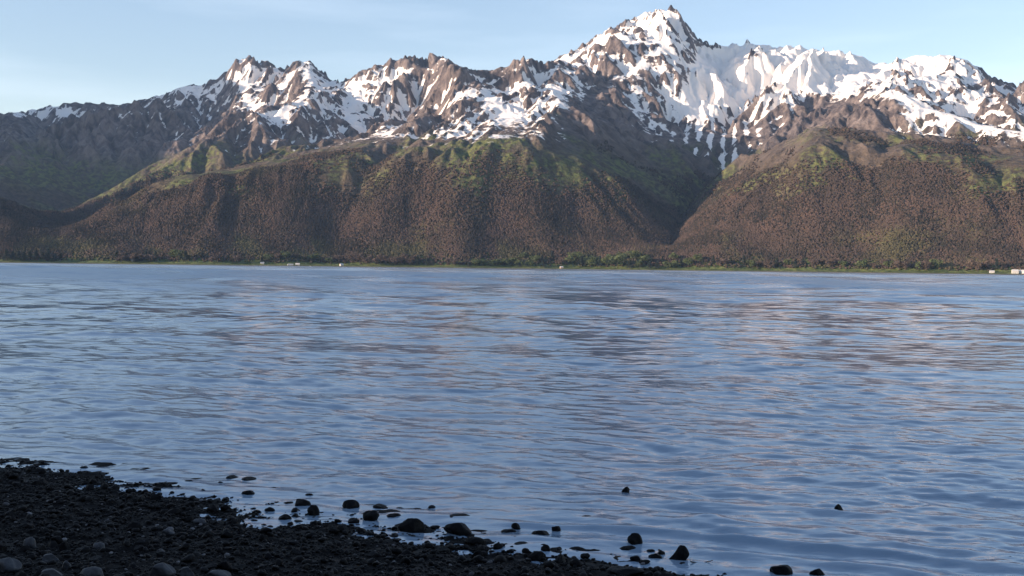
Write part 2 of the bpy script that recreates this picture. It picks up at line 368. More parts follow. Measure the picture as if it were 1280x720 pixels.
m = N('mountain'); p = m.pos()
n1 = m.noise(p, 1/160, 8, .6); n2 = m.noise(p, 1/28, 6, .6); n3 = m.noise(m.pos((1, 1, .35)), 1/60, 7, .65, .6)
rock = m.mix(m.rng(n3, .35, .68), (.060, .050, .052), (.215, .178, .165))
tundra = m.mix(m.rng(n2, .35, .65), (.055, .043, .030), (.105, .080, .058))
zsep = m.n('ShaderNodeSeparateXYZ'); m.l(p, zsep.inputs[0]); z = zsep.outputs[2]
col = m.mix(m.rng(m.math('ADD', z, m.math('MULTIPLY', n1, 400)), 560, 1050), tundra, rock)
gcol = m.mix(m.rng(n2, .4, .6), (.052, .062, .028), (.125, .138, .050))
col = m.mix(m.math('MULTIPLY', m.attr('green'), m.rng(m.math('ADD', n1, n2), .8, 1.15)), col, gcol)
wood = m.mix(m.rng(n2, .35, .65), (.050, .038, .031), (.088, .063, .050))
col = m.mix(m.math('MULTIPLY', m.attr('wood'), m.rng(n2, .25, .5, .55, 1)), col, wood)
col = m.mix(m.attr('shore'), col, m.mix(m.rng(n2, .4, .6), (.06, .085, .026), (.13, .15, .05)))
s = m.math('ADD', m.attr('snow'), m.math('MULTIPLY', m.math('SUBTRACT', n2, .5), 1.6))
s = m.math('ADD', s, m.math('MULTIPLY', m.math('SUBTRACT', n3, .5), 1.6))
sm = m.rng(s, .25, .50)
col = m.mix(sm, col, (.83, .79, .75))
col = m.mix(m.rng(z, 3.4, 2.6), col, (.16, .145, .13))
nb = m.bump(n2, m.math('MULTIPLY_ADD', sm, -.7, .95), 14)
nb = m.bump(n3, m.math('MULTIPLY_ADD', sm, -.8, .9), 16, nb)
MOUNT = m.set(Base_Color=col, Roughness=.9, Normal=nb, Specular_IOR_Level=.15)
wood_d = ss(6, 20, H)*(1-ss(250, 520, H-10*ss(R(7), R(10), AZ)+230*fbm(X/420, Y/420, 4, 71)))*(1-.75*np.clip(green, 0, 1))
terr = mesh_np('mountains', np.stack([X, Y, H], -1).reshape(-1, 3), grid_faces(*X.shape), MOUNT, True,
               dict(snow=snow, green=green, wood=wood_d, shore=shoreg))
tag(terr, 'snow streaked mountain range rising from the far shore', 'mountains', kind='structure')

def ground_far(az, r):
    j = np.interp(az, azs, np.arange(len(azs))); j = np.clip(np.round(j).astype(int), 0, len(azs)-1)
    rs_ = shore_r(az); u = (r-rs_+60)/(12600-rs_)
    tab = tt*.62+.38*tt**2.2
    i = np.clip(np.interp(u, tab, np.arange(NR)), 0, NR-1.001); i0 = i.astype(int)
    return H[i0, j]*(1-(i-i0))+H[i0+1, j]*(i-i0), i0, j

# ------------------------------------------------------------------ far forest (one mass)
def ico(sub):
    bm = bmesh.new(); bmesh.ops.create_icosphere(bm, subdivisions=sub, radius=1)
    V = np.array([v.co[:] for v in bm.verts]); Fc = np.array([[v.index for v in f.verts] for f in bm.faces]); bm.free(); return V, Fc
EE = (H+25-EYE)/RR; vis = EE > np.maximum.accumulate(H/RR, 0)-.012
def forest(n, mat):
    az = RNG.uniform(R(-27), R(27), n*4); r = np.sqrt(RNG.uniform(4000**2, 6300**2, n*4))
    h, i, j = ground_far(az, r)
    keep = (RNG.random(n*4) < wood_d[i, j]) & vis[i, j] & (r > shore_r(az)+70) & (RNG.random(n*4) < ss(60, 280, r-shore_r(az)+60*perlin(az*60, r*0, 12))+.10) & (SL[i, j] < 1.3)
    az, r, h = az[keep][:n], r[keep][:n], h[keep][:n]; n = len(az)

    k = 5
    base = np.array([[0, 0, 0]]+[[math.cos(a*math.tau/k), math.sin(a*math.tau/k), .42] for a in range(k)]
                    + [[.62*math.cos((a+.5)*math.tau/k), .62*math.sin((a+.5)*math.tau/k), .75] for a in range(k)]+[[0, 0, 1]])
    fc = []
    for a in range(k):
        b = (a+1) % k
        fc += [(0, 1+b, 1+a), (1+a, 1+b, 6+a), (1+b, 6+b, 6+a), (6+a, 6+b, 11)]
    fc = np.array(fc); nv = len(base)
    con = RNG.random(n) < np.clip(.28+.55*fbm(r*np.sin(az)/170, r*np.cos(az)/170, 4, 131), .04, .9)
    ht = np.where(con, RNG.uniform(9, 16, n), RNG.uniform(6, 10, n)); wd = np.where(con, RNG.uniform(2.6, 4.0, n), RNG.uniform(4.4, 7.2, n))
    V = np.repeat(base[None], n, 0)*(1+RNG.uniform(-.22, .22, (n, nv, 3)))
    V[con, 1:6, 2] *= .35; V[con, 6:11, 2] *= .8; V[con, 6:11, :2] *= .75
    V[:, :, 0] *= wd[:, None]; V[:, :, 1] *= wd[:, None]; V[:, :, 2] = V[:, :, 2]*ht[:, None]
    V[:, :, 0] += (r*np.sin(az))[:, None]; V[:, :, 1] += (r*np.cos(az))[:, None]; V[:, :, 2] += (h-1.5)[:, None]
    Fc = (fc[None]+(np.arange(n)*nv)[:, None, None]).reshape(-1, 3)
    cl = fbm(r*np.sin(az)/300, r*np.cos(az)/300, 3, 31)
    ns = 1-ss(180, 420, r-shore_r(az)); cl = cl*.7-.12 + ns*(.5+.8*fbm(az*40, r/200, 2, 77))
    tint = np.clip(np.where(con, RNG.uniform(.12, .4, n), RNG.normal(.68, .09, n)+.30*fbm(r*np.sin(az)/110, r*np.cos(az)/240, 3, 171)), 0, 1)
    gr = np.clip(.5+.6*cl+RNG.normal(0, .12, n), 0, 1)
    o = mesh_np('forest', V.reshape(-1, 3), Fc, mat, False, dict(tint=np.repeat(tint, nv), leafy=np.repeat(gr, nv)))
    return tag(o, 'brown and dark green wood covering the lower mountain slopes', 'forest', kind='stuff')
m = N('tree_crowns')
c1 = m.mix(m.attr('tint'), (.014, .020, .017), (.098, .066, .052))
c1 = m.mix(m.math('MULTIPLY', m.rng(m.attr('leafy'), .62, 1.05), m.math('MULTIPLY', m.attr('tint'), .8)), c1, (.085, .088, .036))
WOODM = m.set(Base_Color=c1, Roughness=.95, Specular_IOR_Level=.1)
forest(175000, WOODM)

# ------------------------------------------------------------------ near ground: shingle beach, bank, and an unseen hill behind the camera added to shade the beach
def hit(px, py, z=0.0):
    d = ray(px, py); t = (z-EYE)/d.z; return np.array([d.x*t, d.y*t])
A = hit(0, 586); B = hit(780, 722); tdir = (B-A)/np.linalg.norm(B-A); ndir = np.array([tdir[1], -tdir[0]])
if ndir @ (np.array([0, 0])-A) < 0: ndir = -ndir
def inland(x, y):
    s = (x-A[0])*ndir[0]+(y-A[1])*ndir[1]; t = (x-A[0])*tdir[0]+(y-A[1])*tdir[1]
    return s, t
MOUNDS = [hit(*q) for q in ((782, 616), (1050, 639), (735, 650), (1264, 701), (540, 635), (104, 586), (290, 599), (235, 604), (311, 601))]
def beach_z(x, y):
    s, t = inland(x, y)
    b = s + .22*np.sin(t*1.1+.6) + .12*np.sin(t*2.9)
    z = np.where(b > 0, .075*b, np.where(b > -4, .02*b, -.08+.16*(b+4)))
    z = np.maximum(z, -1.8)
    for mx_, my_ in MOUNDS: z = z + np.maximum(-.03-z, 0)*np.exp(-(((x-mx_)**2+(y-my_)**2)/.16)**2)
    n = .022*fbm(x/.45, y/.45, 3, 41) + .012*fbm(x/.11, y/.11, 2, 43)
    z = np.where(s > 12, .9+(z-.9)*.35, z)
    dist = np.maximum(s-40, 0)
    z = z + 150*ss(0, 330, dist)*(1+.25*fbm(x/220, y/220, 3, 15)) + n*(1-ss(20, 60, s))*(.25+.75*ss(-1.6, -.3, s)) + ss(60, 200, s)*5*fbm(x/40, y/40, 3, 4)
    return z
gxs = np.concatenate([-np.geomspace(1600, 8.2, 90), np.arange(-8, 7, .03), np.geomspace(7.1, 1600, 90)])
gys = np.concatenate([-np.geomspace(1000, .6, 110), np.arange(-.5, 4.5, .12), np.arange(4.6, 15, .03), np.geomspace(15.1, 1200, 50)])
GX, GY = np.meshgrid(gxs, gys); GZ = beach_z(GX, GY)
m = N('shingle_ground'); p = m.pos(); n = m.noise(p, 22, 6, .6); n2 = m.noise(p, 3, 4)
sp = m.n('ShaderNodeSeparateXYZ'); m.l(p, sp.inputs[0])
col = m.mix(m.rng(n, .35, .7), (.002, .002, .0025), (.006, .006, .007))
col = m.mix(m.rng(sp.outputs[2], 2, 6), col, (.035, .045, .02))
GROUND = m.set(Base_Color=col, Specular_IOR_Level=.06, Roughness=m.rng(n2, .3, .7, .55, .9), Normal=m.bump(n, .8, .02))
g = mesh_np('ground', np.stack([GX, GY, GZ], -1).reshape(-1, 3), grid_faces(*GX.shape), GROUND)
tag(g, 'dark shingle beach sloping into the water', 'ground', kind='structure')

# ------------------------------------------------------------------ water
wa = np.concatenate([np.linspace(R(-85), R(-31), 50)[:-1], np.linspace(R(-31), R(31), 860), np.linspace(R(31), R(85), 50)[1:]])
wr = np.geomspace(4.6, 4330, 2300)
WA, WR = np.meshgrid(wa, wr); WX = WR*np.sin(WA); WY = WR*np.cos(WA)
WR2 = WR
cell = np.gradient(wr)[:, None]
th = math.atan2(tdir[1], tdir[0])
def rot2(x, y, a): return x*math.cos(a)+y*math.sin(a), -x*math.sin(a)+y*math.cos(a)
calm = ss(-.35, .5, fbm(WX/ (60+WR*.35), WR/(14+WR*.10)+3*np.sin(WA*3), 3, 201))     # ripple bands and smoother streaks
Z = np.zeros_like(WX); SD = inland(WX, WY)[0]
for wl, sl, ang, sd_ in ((.09, .075, .0, 1), (.16, .10, .25, 2), (.3, .10, -.2, 3), (.6, .085, .1, 4), (1.2, .052, -.1, 5), (2.6, .036, .12, 6), (6.5, .04, -.12, 7), (13, .034, .05, 8), (27, .030, -.06, 9), (56, .028, 0, 10)):
    lod = ss(2.2, 4.5, wl/cell)*(1-ss(60, 140, wl/cell))
    if lod.max() <= 0: continue
    u, v = rot2(WX, WY, th*.55+ang)
    q = perlin(u/(wl*3.2), v/wl, 300+sd_) + .8*perlin(u/(wl*1.2)+5, v/(wl*.7), 330+sd_)
    Z += (lod if wl < 1 else lod*ss(-2, -3-1.2*wl, SD))*q*sl*wl/2.0*(.68+.32*calm)*(1+.55*ss(15, 90, WR)-.25*ss(150, 500, WR))
s_, t_ = inland(WX, WY)
near = ss(-.2, -2.5, s_)
Z = Z*(.55+.45*near)
# small swash wave rolling in along the right hand side
cw = [hit(*q) for q in ((620, 655), (740, 660), (830, 667), (1000, 683), (1140, 697), (1290, 712), (1500, 735))]
for off, amp, wdt in ((0, .045, .11), (.5, .028, .14), (.95, .016, .12)):
    dmin = np.full(WX.shape, 9.); tpar = np.zeros(WX.shape)
    sel = (WR < 25)
    xs, ys = WX[sel], WY[sel]+off; dm = np.full(xs.shape, 9.)
    for i, (a_, b_) in enumerate(zip(cw[:-1], cw[1:])):
        d_ = b_-a_; t = np.clip(((xs-a_[0])*d_[0]+(ys-a_[1])*d_[1])/(d_@d_), 0, 1)
        dm = np.minimum(dm, np.hypot(xs-a_[0]-t*d_[0], ys-a_[1]-t*d_[1]))
    Z[sel] += amp*np.exp(-(dm/wdt)**2)*(.8+.5*perlin(xs/.6, ys/.3, 88))*ss(-.8, .6, xs)
m = N('sea_water')
att = m.attr('calm')
pn = m.pos((.35, 1, 1), (0, 0, 0))
dn = m.n('ShaderNodeNewGeometry'); ln = m.n('ShaderNodeVectorMath', operation='LENGTH'); m.l(dn.outputs['Position'], ln.inputs[0]); D = ln.outputs['Value']
w1 = m.noise(pn, 9, 4, .6); w2 = m.noise(m.pos((.3, 1, 1), (0, 0, R(-12))), 1.6, 5, .6); w3 = m.noise(m.pos((.35, 1, 1), (0, 0, R(-8))), .3, 7, .7)
b = m.bump(w1, m.math('MULTIPLY', m.rng(D, 8, 60, .9, .3), 1.0), .006)
b = m.bump(w2, m.math('MULTIPLY', m.rng(D, 10, 400, .4, 1), m.rng(att, 0, 1, .6, 1)), .035, b)
b = m.bump(w3, m.math('MULTIPLY', m.rng(D, 60, 900, 0, 1), m.rng(att, 0, 1, .5, 1)), .12, b)
WATER = m.set(Base_Color=(.20, .28, .37), Roughness=m.rng(D, 6, 170, .04, m.rng(att, 0, 1, .17, .29)), IOR=1.333, Normal=b)
w = mesh_np('water', np.stack([WX, WY, Z], -1).reshape(-1, 3), grid_faces(*WX.shape), WATER, True, dict(calm=calm))
tag(w, 'rippled blue bay reflecting sky and snow', 'water', kind='structure')
del WA, WX, WY

# ------------------------------------------------------------------ stones
m = N('wet_stone'); p = m.opos(); n = m.noise(p, 2.2, 6, .6); oi = m.n('ShaderNodeObjectInfo')
t = m.attr('tint'); v = m.math('ADD', oi.outputs['Random'], 0)
base = m.mix(m.rng(n, .35, .7), (.002, .002, .003), (.009, .009, .010))
STONE = m.set(Base_Color=base, Roughness=m.rng(n, .3, .7, .42, .7), Specular_IOR_Level=.08, Normal=m.bump(m.noise(p, 7, 5, .65), .35, .05))
m = N('dry_grey_stone'); p = m.opos(); n = m.noise(p, 3, 6, .6)
GREY = m.set(Base_Color=m.mix(m.rng(n, .35, .7), (.010, .012, .017), (.027, .031, .040)), Roughness=.6, Normal=m.bump(n, .3, .05))
m = N('pebbles'); t = m.attr('tint'); p = m.pos(); n = m.noise(p, 60, 4)
base = m.mix(m.rng(t, 0, 1, smooth=False), (.002, .002, .003), (.010, .010, .011)); base = m.mix(m.rng(t, .965, .99), base, (.13, .13, .14))
PEBB = m.set(Base_Color=base, Specular_IOR_Level=.09, Roughness=m.rng(n, .3, .7, .4, .7), Normal=m.bump(n, .2, .01))

def stone_mesh(name, seed, flat=.62, cuts=7, mat=None, sub=4, peak=0.):
    rg = np.random.default_rng(seed); V, Fc = ico(sub)
    for _ in range(cuts):
        n = rg.normal(size=3); n /= np.linalg.norm(n); h = rg.uniform(.55, .85)
        d = V@n - h; V = V - np.outer(np.clip(d, 0, None)*.97, n)
    V = V*(1+.10*fbm(V[:, :1]*1.3+V[:, 2:]*.9+seed, V[:, 1:2]*1.3-V[:, 2:]*.8, 3, seed))
    if peak: V[:, 0] += peak*np.clip(V[:, 2], 0, None); V[:, :2] *= (1-.55*np.clip(V[:, 2:], 0, 1))
    V[:, 1] *= rg.uniform(.65, .9); V[:, 2] *= flat
    V[:, 2] -= V[:, 2].min(); V = V/ (V[:, 0].max()-V[:, 0].min()); V[:, 2] -= V[:, 2].max()*.18
    me_o = mesh_np(name, V, Fc, mat or STONE); me = me_o.data; bpy.data.objects.remove(me_o)
    return me, V[:, 2].max()
PROT = [stone_mesh('cobble', 100+i, flat=[.6, .45, .75, .55, .4, .65][i % 6], cuts=5+i % 6) for i in range(14)]
PEAK = stone_mesh('shore_rock', 5, .9, 12, peak=.8); TALL = stone_mesh('shore_rock', 9, 1.25, 10)
FLAT = stone_mesh('shore_rock', 12, .34, 8); SLAB = stone_mesh('shore_rock', 14, .24, 8)

def place(px, py, w, h, label, cat='rock', name='shore_rock', proto=None, group=None, rz=None, mat=None):
    """px,py: the middle of the rock's foot; w,h: its size in pixels there"""
    zz = 0.0; w *= .9; h *= .92
    for _ in range(4):
        q = hit(px, py, zz); zz = max(float(beach_z(q[0], q[1])), -.01)
    d = math.hypot(*q); W = w*d/F; Hh = h*d/F
    me, top = proto if proto else PROT[random.randrange(14)]
    o = bpy.data.objects.new(name, me); COL.objects.link(o)
    g0 = float(beach_z(q[0], q[1])); base = min(g0, zz)-.01
    rz = rz if rz is not None else random.uniform(-.5, .5)
    o.rotation_euler = (0, 0, rz)
    tot = Hh+zz-base; fr = min(Hh/tot, .5); Wm = W/max(2*math.sqrt(fr*(1-fr)), .16)
    Wm = max(Wm, tot*1.05)
    o.scale = (Wm, Wm, tot/top)
    o.location = (q[0], q[1]+W*.3, base)
    if base < -.03: o.location.z = base
    tag(o, label, cat, group)
    return o
ROCKS = [  # px, foot py, w, h, proto, label
 (782, 616, 9, 8, None, 'small black rock alone in open water, left of the other lone one'),
 (1050, 639, 11, 9, None, 'small black rock alone in open water towards the right edge'),
 (735, 650, 22, 4, SLAB, 'low flat black rock just breaking the surface beyond the swash wave'),
 (645, 663, 14, 10, None, 'round dark rock standing behind a wider one in the shallows'),
 (636, 668, 22, 6, FLAT, 'wide flat dark rock in front of a round one in the shallows'),
 (677, 673, 28, 10, None, 'broad oval black rock in the shallows before the wave'),
 (695, 666, 13, 9, None, 'upright round rock right behind the broad oval one'),
 (644, 677, 24, 6, FLAT, 'flat black rock between the shingle edge and the oval rock'),
 (653, 684, 22, 5, SLAB, 'thin slab of rock lying at the shingle edge'),
 (794, 684, 15, 18, TALL, 'tall upright black rock with a low slab at its foot'),
 (786, 689, 24, 6, FLAT, 'low slab at the foot of the tall upright rock'),
 (794, 700, 14, 5, None, 'small low rock between tall rock and the split one below'),
 (807, 707, 15, 5, FLAT, 'small flat rock nearer the camera than the tall rock'),
 (814, 691, 12, 4, FLAT, 'small flat rock left of the leaning pointed rock, farther one'),
 (826, 694, 13, 6, None, 'round rock just behind the low rock beside the pointed one'),
 (822, 701, 25, 8, None, 'low broad rock touching the left side of the pointed rock'),
 (848, 703, 26, 22, PEAK, 'pointed black rock leaning right, sharpest of those in shallows'),
 (856, 708, 16, 4, SLAB, 'thin slab at the foot of the pointed leaning rock'),
 (835, 722, 24, 7, None, 'dark rounded rock cut by the bottom edge below the pointed rock'),
 (785, 721, 52, 10, FLAT, 'largest broad rock at the bottom edge where shingle ends'),
 (978, 722, 30, 15, None, 'domed black rock cut by the bottom edge right of centre'),
 (1023, 723, 23, 12, None, 'black rock at the bottom edge right of the domed one'),
 (1004, 718, 6, 3, None, 'tiny stone between two bottom edge rocks'),
 (906, 719, 7, 3, None, 'tiny stone alone left of the domed rock'),
 (1078, 713, 26, 4, SLAB, 'long flat rock in a row of little wet stones'),
 (1052, 711, 9, 3, None, 'little wet stone at the left end of the row'),
 (1064, 709, 9, 3, FLAT, 'little wet stone second in the row'),
 (1095, 714, 7, 3, None, 'little wet stone right of the long flat rock'),
 (1106, 712, 6, 2.5, None, 'little wet stone ending the row at right'),
 (1264, 701, 13, 5, FLAT, 'low dark rock on the crest line near the right edge'),
 (311, 601, 20, 4, SLAB, 'dark slab in the water off the shingle, farthest left of centre'),
 (341, 612, 12, 3, FLAT, 'thin wet stone just off the left shingle edge'),
 (386, 621, 12, 4, FLAT, 'small flat stone in shallow water behind the shingle puddles'),
 (437, 636, 24, 11, None, 'squat block of dark rock standing at the water edge'),
 (391, 645, 12, 14, TALL, 'narrow upright stone among the puddles'),
 (375, 634, 26, 10, None, 'broad dark stone at the upper edge of puddles'),
 (465, 652, 23, 14, None, 'large dark rock right of the puddles'),
 (492, 648, 20, 6, FLAT, 'flat topped rock right of the large puddle rock'),
 (514, 665, 37, 17, None, 'biggest dark rock on the waterline left of centre'),
 (544, 661, 14, 4, FLAT, 'small flat stone right of the biggest waterline rock'),
 (575, 650, 36, 5, SLAB, 'long low rock reaching out into the water'),
 (572, 671, 40, 18, None, 'chunky dark rock in front of the long low rock'),
 (594, 682, 27, 10, None, 'wedge shaped rock right of the chunky one'),
 (440, 656, 18, 8, None, 'dark stone below the squat block among puddles'),
 (475, 634, 20, 3, SLAB, 'thin flat stone awash behind the squat block'),
 (540, 635, 10, 3, SLAB, 'tiny stone awash out beyond the waterline rocks'),
 (310, 621, 20, 8, None, 'rounded dark stone at the shingle edge, left of puddles'),
 (337, 641, 16, 7, None, 'dark stone left of the narrow upright stone'),
 (672, 701, 26, 12, None, 'dark block at the shingle end near the bottom'),
 (682, 692, 8, 11, TALL, 'little upright stone on top of the shingle end'),
 (657, 692, 11, 7, None, 'small round stone beside the little upright one'),
 (720, 708, 18, 9, None, 'rounded stone at the low tip of the shingle'),
 (733, 698, 14, 6, None, 'small stone off the shingle tip in shallow water'),
 (235, 604, 12, 3.5, FLAT, 'small black stone in the water off the left shingle'),
 (275, 605, 9, 3, FLAT, 'tiny black stone between two others off the left shingle'),
 (290, 599, 17, 4, SLAB, 'thin dark stone awash off the left shingle'),
 (104, 586, 10, 3, FLAT, 'small stone awash off the far left shingle'),
]
taken = []
for px, py, w_, h_, pr, lab in ROCKS:
    o = place(px, py, w_, h_, lab, proto=pr, group='rocks along the waterline'); taken.append((o.location.x, o.location.y, o.scale.x*.5))

def free(x, y, r):
    return all((x-a)**2+(y-b)**2 > ((r+c)*.8)**2 for a, b, c in taken)
def project(x, y, z):
    d = Vector((x, y, z-EYE)); f = d.dot(fwd); return 640+F*d.dot(rt)/f, 360-F*d.dot(up)/f
# pale stones seen near the bottom left, then the countable cobbles
PALE = [(82, 712, 10, 9, 'bluish pale pebble shining brightest on the dark beach'), (60, 703, 22, 9, 'curved grey stone left of the bright pebble'),
        (112, 724, 32, 14, 'large rounded blue grey cobble at the bottom edge, left of the grey pair'), (200, 722, 34, 18, 'tall rounded grey cobble at the bottom edge'),
        (232, 722, 20, 12, 'smaller grey cobble right beside the tall rounded one'), (122, 688, 18, 8, 'blue grey stone lying by itself on dark shingle'),
        (208, 668, 18, 7, 'wedge of pale grey stone on the dark shingle'), (200, 692, 12, 5, 'small pale slab above the grey cobbles'),
        (35, 686, 18, 14, 'dim rounded stone at the left of the beach'), (5, 716, 36, 16, 'grey cobble in the bottom left corner'),
        (60, 724, 30, 10, 'low grey cobble at the bottom edge beside the corner'), (248, 655, 20, 6, 'big dim dome of stone in the middle of the shingle'),
        (270, 722, 34, 7, 'flat grey cobble right of the tall rounded one')]
GPROT = [stone_mesh('cobble', 300+i, flat=[.6, .5, .7][i], cuts=5, mat=GREY) for i in range(3)]
for i, (px, py, w_, h_, lab) in enumerate(PALE):
    o = place(px, py, w_, h_, lab, 'stone', 'cobble', GPROT[i % 3], 'pale stones on the dark beach'); taken.append((o.location.x, o.location.y, o.scale.x*.5))
n = 0; tries = 0
while n < 232 and tries < 20000:
    tries += 1
    x = random.uniform(-6.5, 1.6); y = random.uniform(5.2, 12.5)
    s0, t0 = inland(x, y)
    if s0 < -.15: continue
    px, py = project(x, y, float(beach_z(x, y)))
    if not (-15 < px < 1290 and py < 735): continue
    r = random.uniform(.028, .055)*(1.15 if s0 < .5 else 1)
    if not free(x, y, r): continue
    me, top = PROT[random.randrange(14)]
    o = bpy.data.objects.new('cobble', me); COL.objects.link(o)
    zz = float(beach_z(x, y)); o.location = (x, y, zz-.006); o.rotation_euler = (random.uniform(-.3, .3), random.uniform(-.3, .3), random.uniform(0, 6.28))
    sc = r*2; o.scale = (sc, sc*random.uniform(.8, 1.1), sc*random.uniform(.8, 1.2))
    taken.append((x, y, r))
    tag(o, 'dark wet cobble on the shingle, not standing out from its neighbours', 'cobble', 'dark cobbles on the shingle beach'); n += 1

# pebbles: one mass
def pebble_set(n, sub, med, lo, hi_, dz):
    V0, F0 = ico(sub); nv = len(V0)
    pr = []
    for i in range(12):
        rg = np.random.default_rng(500+i); V = V0.copy()
        for _ in range(5):
            q = rg.normal(size=3); q /= np.linalg.norm(q); d = V@q-rg.uniform(.55, .85); V = V-np.outer(np.clip(d, 0, None)*.9, q)
        V[:, 1] *= rg.uniform(.65, .95); V[:, 2] *= rg.uniform(.4, .75); pr.append(V)
    pr = np.array(pr)
    x = RNG.uniform(-8, 4.5, n*4); y = RNG.uniform(4.2, 13, n*4); s0, _ = inland(x, y)
    keep = (s0 > -.55) & (RNG.random(n*4) < ss(-.6, .1, s0)) & (np.abs(x) < y*.56+.3); x, y = x[keep][:n], y[keep][:n]; n = len(x)
    r = np.clip(RNG.lognormal(math.log(med), .4, n), lo, hi_)
    V = pr[RNG.integers(0, 12, n)]*r[:, None, None]
    a = RNG.uniform(0, 6.28, n); ca, sa = np.cos(a)[:, None], np.sin(a)[:, None]; tl = RNG.uniform(-.5, .5, n)[:, None]
    vx, vy, vz = V[:, :, 0], V[:, :, 1], V[:, :, 2]
    vx, vz = vx*np.cos(tl)-vz*np.sin(tl), vx*np.sin(tl)+vz*np.cos(tl)
    V = np.stack([vx*ca-vy*sa+x[:, None], vx*sa+vy*ca+y[:, None], vz+(beach_z(x, y)+r*dz)[:, None]], -1)
    return V.reshape(-1, 3), (F0[None]+(np.arange(n)*nv)[:, None, None]).reshape(-1, 3), np.repeat(RNG.random(n), nv)
def pebbles():
    sets = [pebble_set(9000, 2, .017, .011, .036, .3), pebble_set(26000, 1, .010, .006, .016, .2)]
    V = np.concatenate([q[0] for q in sets]); Fc = np.concatenate([sets[0][1], sets[1][1]+len(sets[0][0])]); tn = np.concatenate([q[2] for q in sets])
    o = mesh_np('pebbles', V, Fc, PEBB, True, dict(tint=tn))
    tag(o, 'black wet pebbles covering the beach between the cobbles', 'pebbles', kind='stuff')
pebbles()

# curved stick in the shallows
bm = bmesh.new(); q = hit(877, 705); d = math.hypot(*q); L_ = 28*d/F
pts = [Vector((q[0]+L_*(t-.5), q[1]+.03*math.sin(t*3), .006-.022*math.sin(t*math.pi)+.01*t+.012)) for t in np.linspace(0, 1, 14)]
rings = []
for i, P in enumerate(pts):
    rr = .006*(1-.55*i/13); rings.append([bm.verts.new(P+Vector((0, math.cos(a)*rr, math.sin(a)*rr))) for a in np.linspace(0, 2*math.pi, 9)[:-1]])
for a_, b_ in zip(rings[:-1], rings[1:]):
    for k in range(8): bm.faces.new((a_[k], a_[(k+1) % 8], b_[(k+1) % 8], b_[k]))
bm.faces.new(rings[0]); bm.faces.new(rings[-1][::-1])
bmesh.ops.recalc_face_normals(bm, faces=bm.faces)
me = bpy.data.meshes.new('driftwood_stick'); bm.to_mesh(me); bm.free(); me.materials.append(simple('wet_wood', (.02, .017, .014), .5, .3, 30))
o = bpy.data.objects.new('driftwood_stick', me); COL.objects.link(o); tag(o, 'thin curved dark stick floating right of the pointed rock', 'stick')

# ------------------------------------------------------------------ far shore: trees and small buildings
def crown_mesh(name, kind, seed, mat):
    rg = np.random.default_rng(seed); Vs = []; Fs = []; nvt = 0
    n = 420
    for i in range(n):
        if kind == 'spruce':
            h = rg.random()**.8; rad = (1-h)*.30*(.6+.4*math.sin(h*26))+.02; a = rg.uniform(0, 6.28); q = rad*math.sqrt(rg.uniform(.3, 1)); c = np.array([q*math.cos(a), q*math.sin(a), .08+.92*h]); s = .045
        else:
            lob = rg.integers(0, 7); lr = np.random.default_rng(seed*10+int(lob)); lc = np.array([lr.uniform(-.3, .3), lr.uniform(-.3, .3), lr.uniform(.42, .75)]); R0 = lr.uniform(.16, .27)
            v = rg.normal(size=3); v /= np.linalg.norm(v); c = lc+v*R0*rg.uniform(.5, 1.05); s = .055
        for k in range(2):
            v = rg.normal(size=(3, 3)); t = c+v/np.linalg.norm(v, axis=1)[:, None]*s*rg.uniform(.7, 1.5)
            Vs.append(t); Fs.append([nvt, nvt+1, nvt+2]); nvt += 3
    o = mesh_np(name, np.concatenate(Vs), np.array(Fs), mat, False); me = o.data; bpy.data.objects.remove(o); return me
def trunk_mesh(h, r):
    bm = bmesh.new(); bmesh.ops.create_cone(bm, cap_ends=True, segments=8, radius1=r, radius2=r*.35, depth=h, matrix=Matrix.Translation((0, 0, h/2-.03)))
    bmesh.ops.subdivide_edges(bm, edges=[e for e in bm.edges if abs(e.verts[0].co.z-e.verts[1].co.z) > h*.5], cuts=4)
    for v in bm.verts: v.co.x += .012*math.sin(v.co.z*9); v.co.y += .01*math.cos(v.co.z*7)
    me = bpy.data.meshes.new('trunk'); bm.to_mesh(me); bm.free(); me.materials.append(BARK); return me
BARK = simple('bark', (.07, .055, .045), .9, .3, 8)
CM = dict(spruce=simple('spruce_needles', (.020, .032, .022), .9, .4, 6), alder=simple('alder_leaves', (.075, .098, .034), .9, .35, 5), birch=simple('bare_birch_twigs', (.095, .068, .052), .9, .35, 5))
KIND = dict(spruce=('spruce_tree', 'spruce'), alder=('alder_tree', 'alder'), birch=('birch_tree', 'birch'))
LABT = dict(spruce='dark pointed spruce in the tree belt along the far shore', alder='light green leafy tree in the belt along the far shore', birch='brown bare twigged tree in the belt along the far shore')
TP = {k: [(crown_mesh('crown', k, 40+7*i, CM[k]), trunk_mesh(.95 if k == 'spruce' else .6, .022)) for i in range(3)] for k in KIND}
def far_pt(px, back):
    a, _ = azel(px, 330); r = float(shore_r(a))+back; h = float(ground_far(np.array([a]), np.array([r]))[0][0]); return r*math.sin(a), r*math.cos(a), h, r
def shore_tree(px, back, kind, hpx, wide=1.0, label=None):
    x, y, z, r = far_pt(px, back); k = random.randrange(3); ht = hpx*r/F*(1.25 if kind == 'alder' else 1.1)
    e = bpy.data.objects.new(KIND[kind][0], None); COL.objects.link(e); e.location = (x, y, z-.4); e.rotation_euler = (0, 0, random.uniform(0, 6.28))
    e.scale = (ht*wide, ht*wide, ht)
    tag(e, label or LABT[kind], 'tree', {'spruce': 'dark spruces along the far shore', 'alder': 'green trees along the far shore', 'birch': 'bare brown trees along the far shore'}[kind])
    for nm, me in (('crown', TP[kind][k][0]), ('trunk', TP[kind][k][1])):
        c = bpy.data.objects.new(nm, me); COL.objects.link(c); c.parent = e
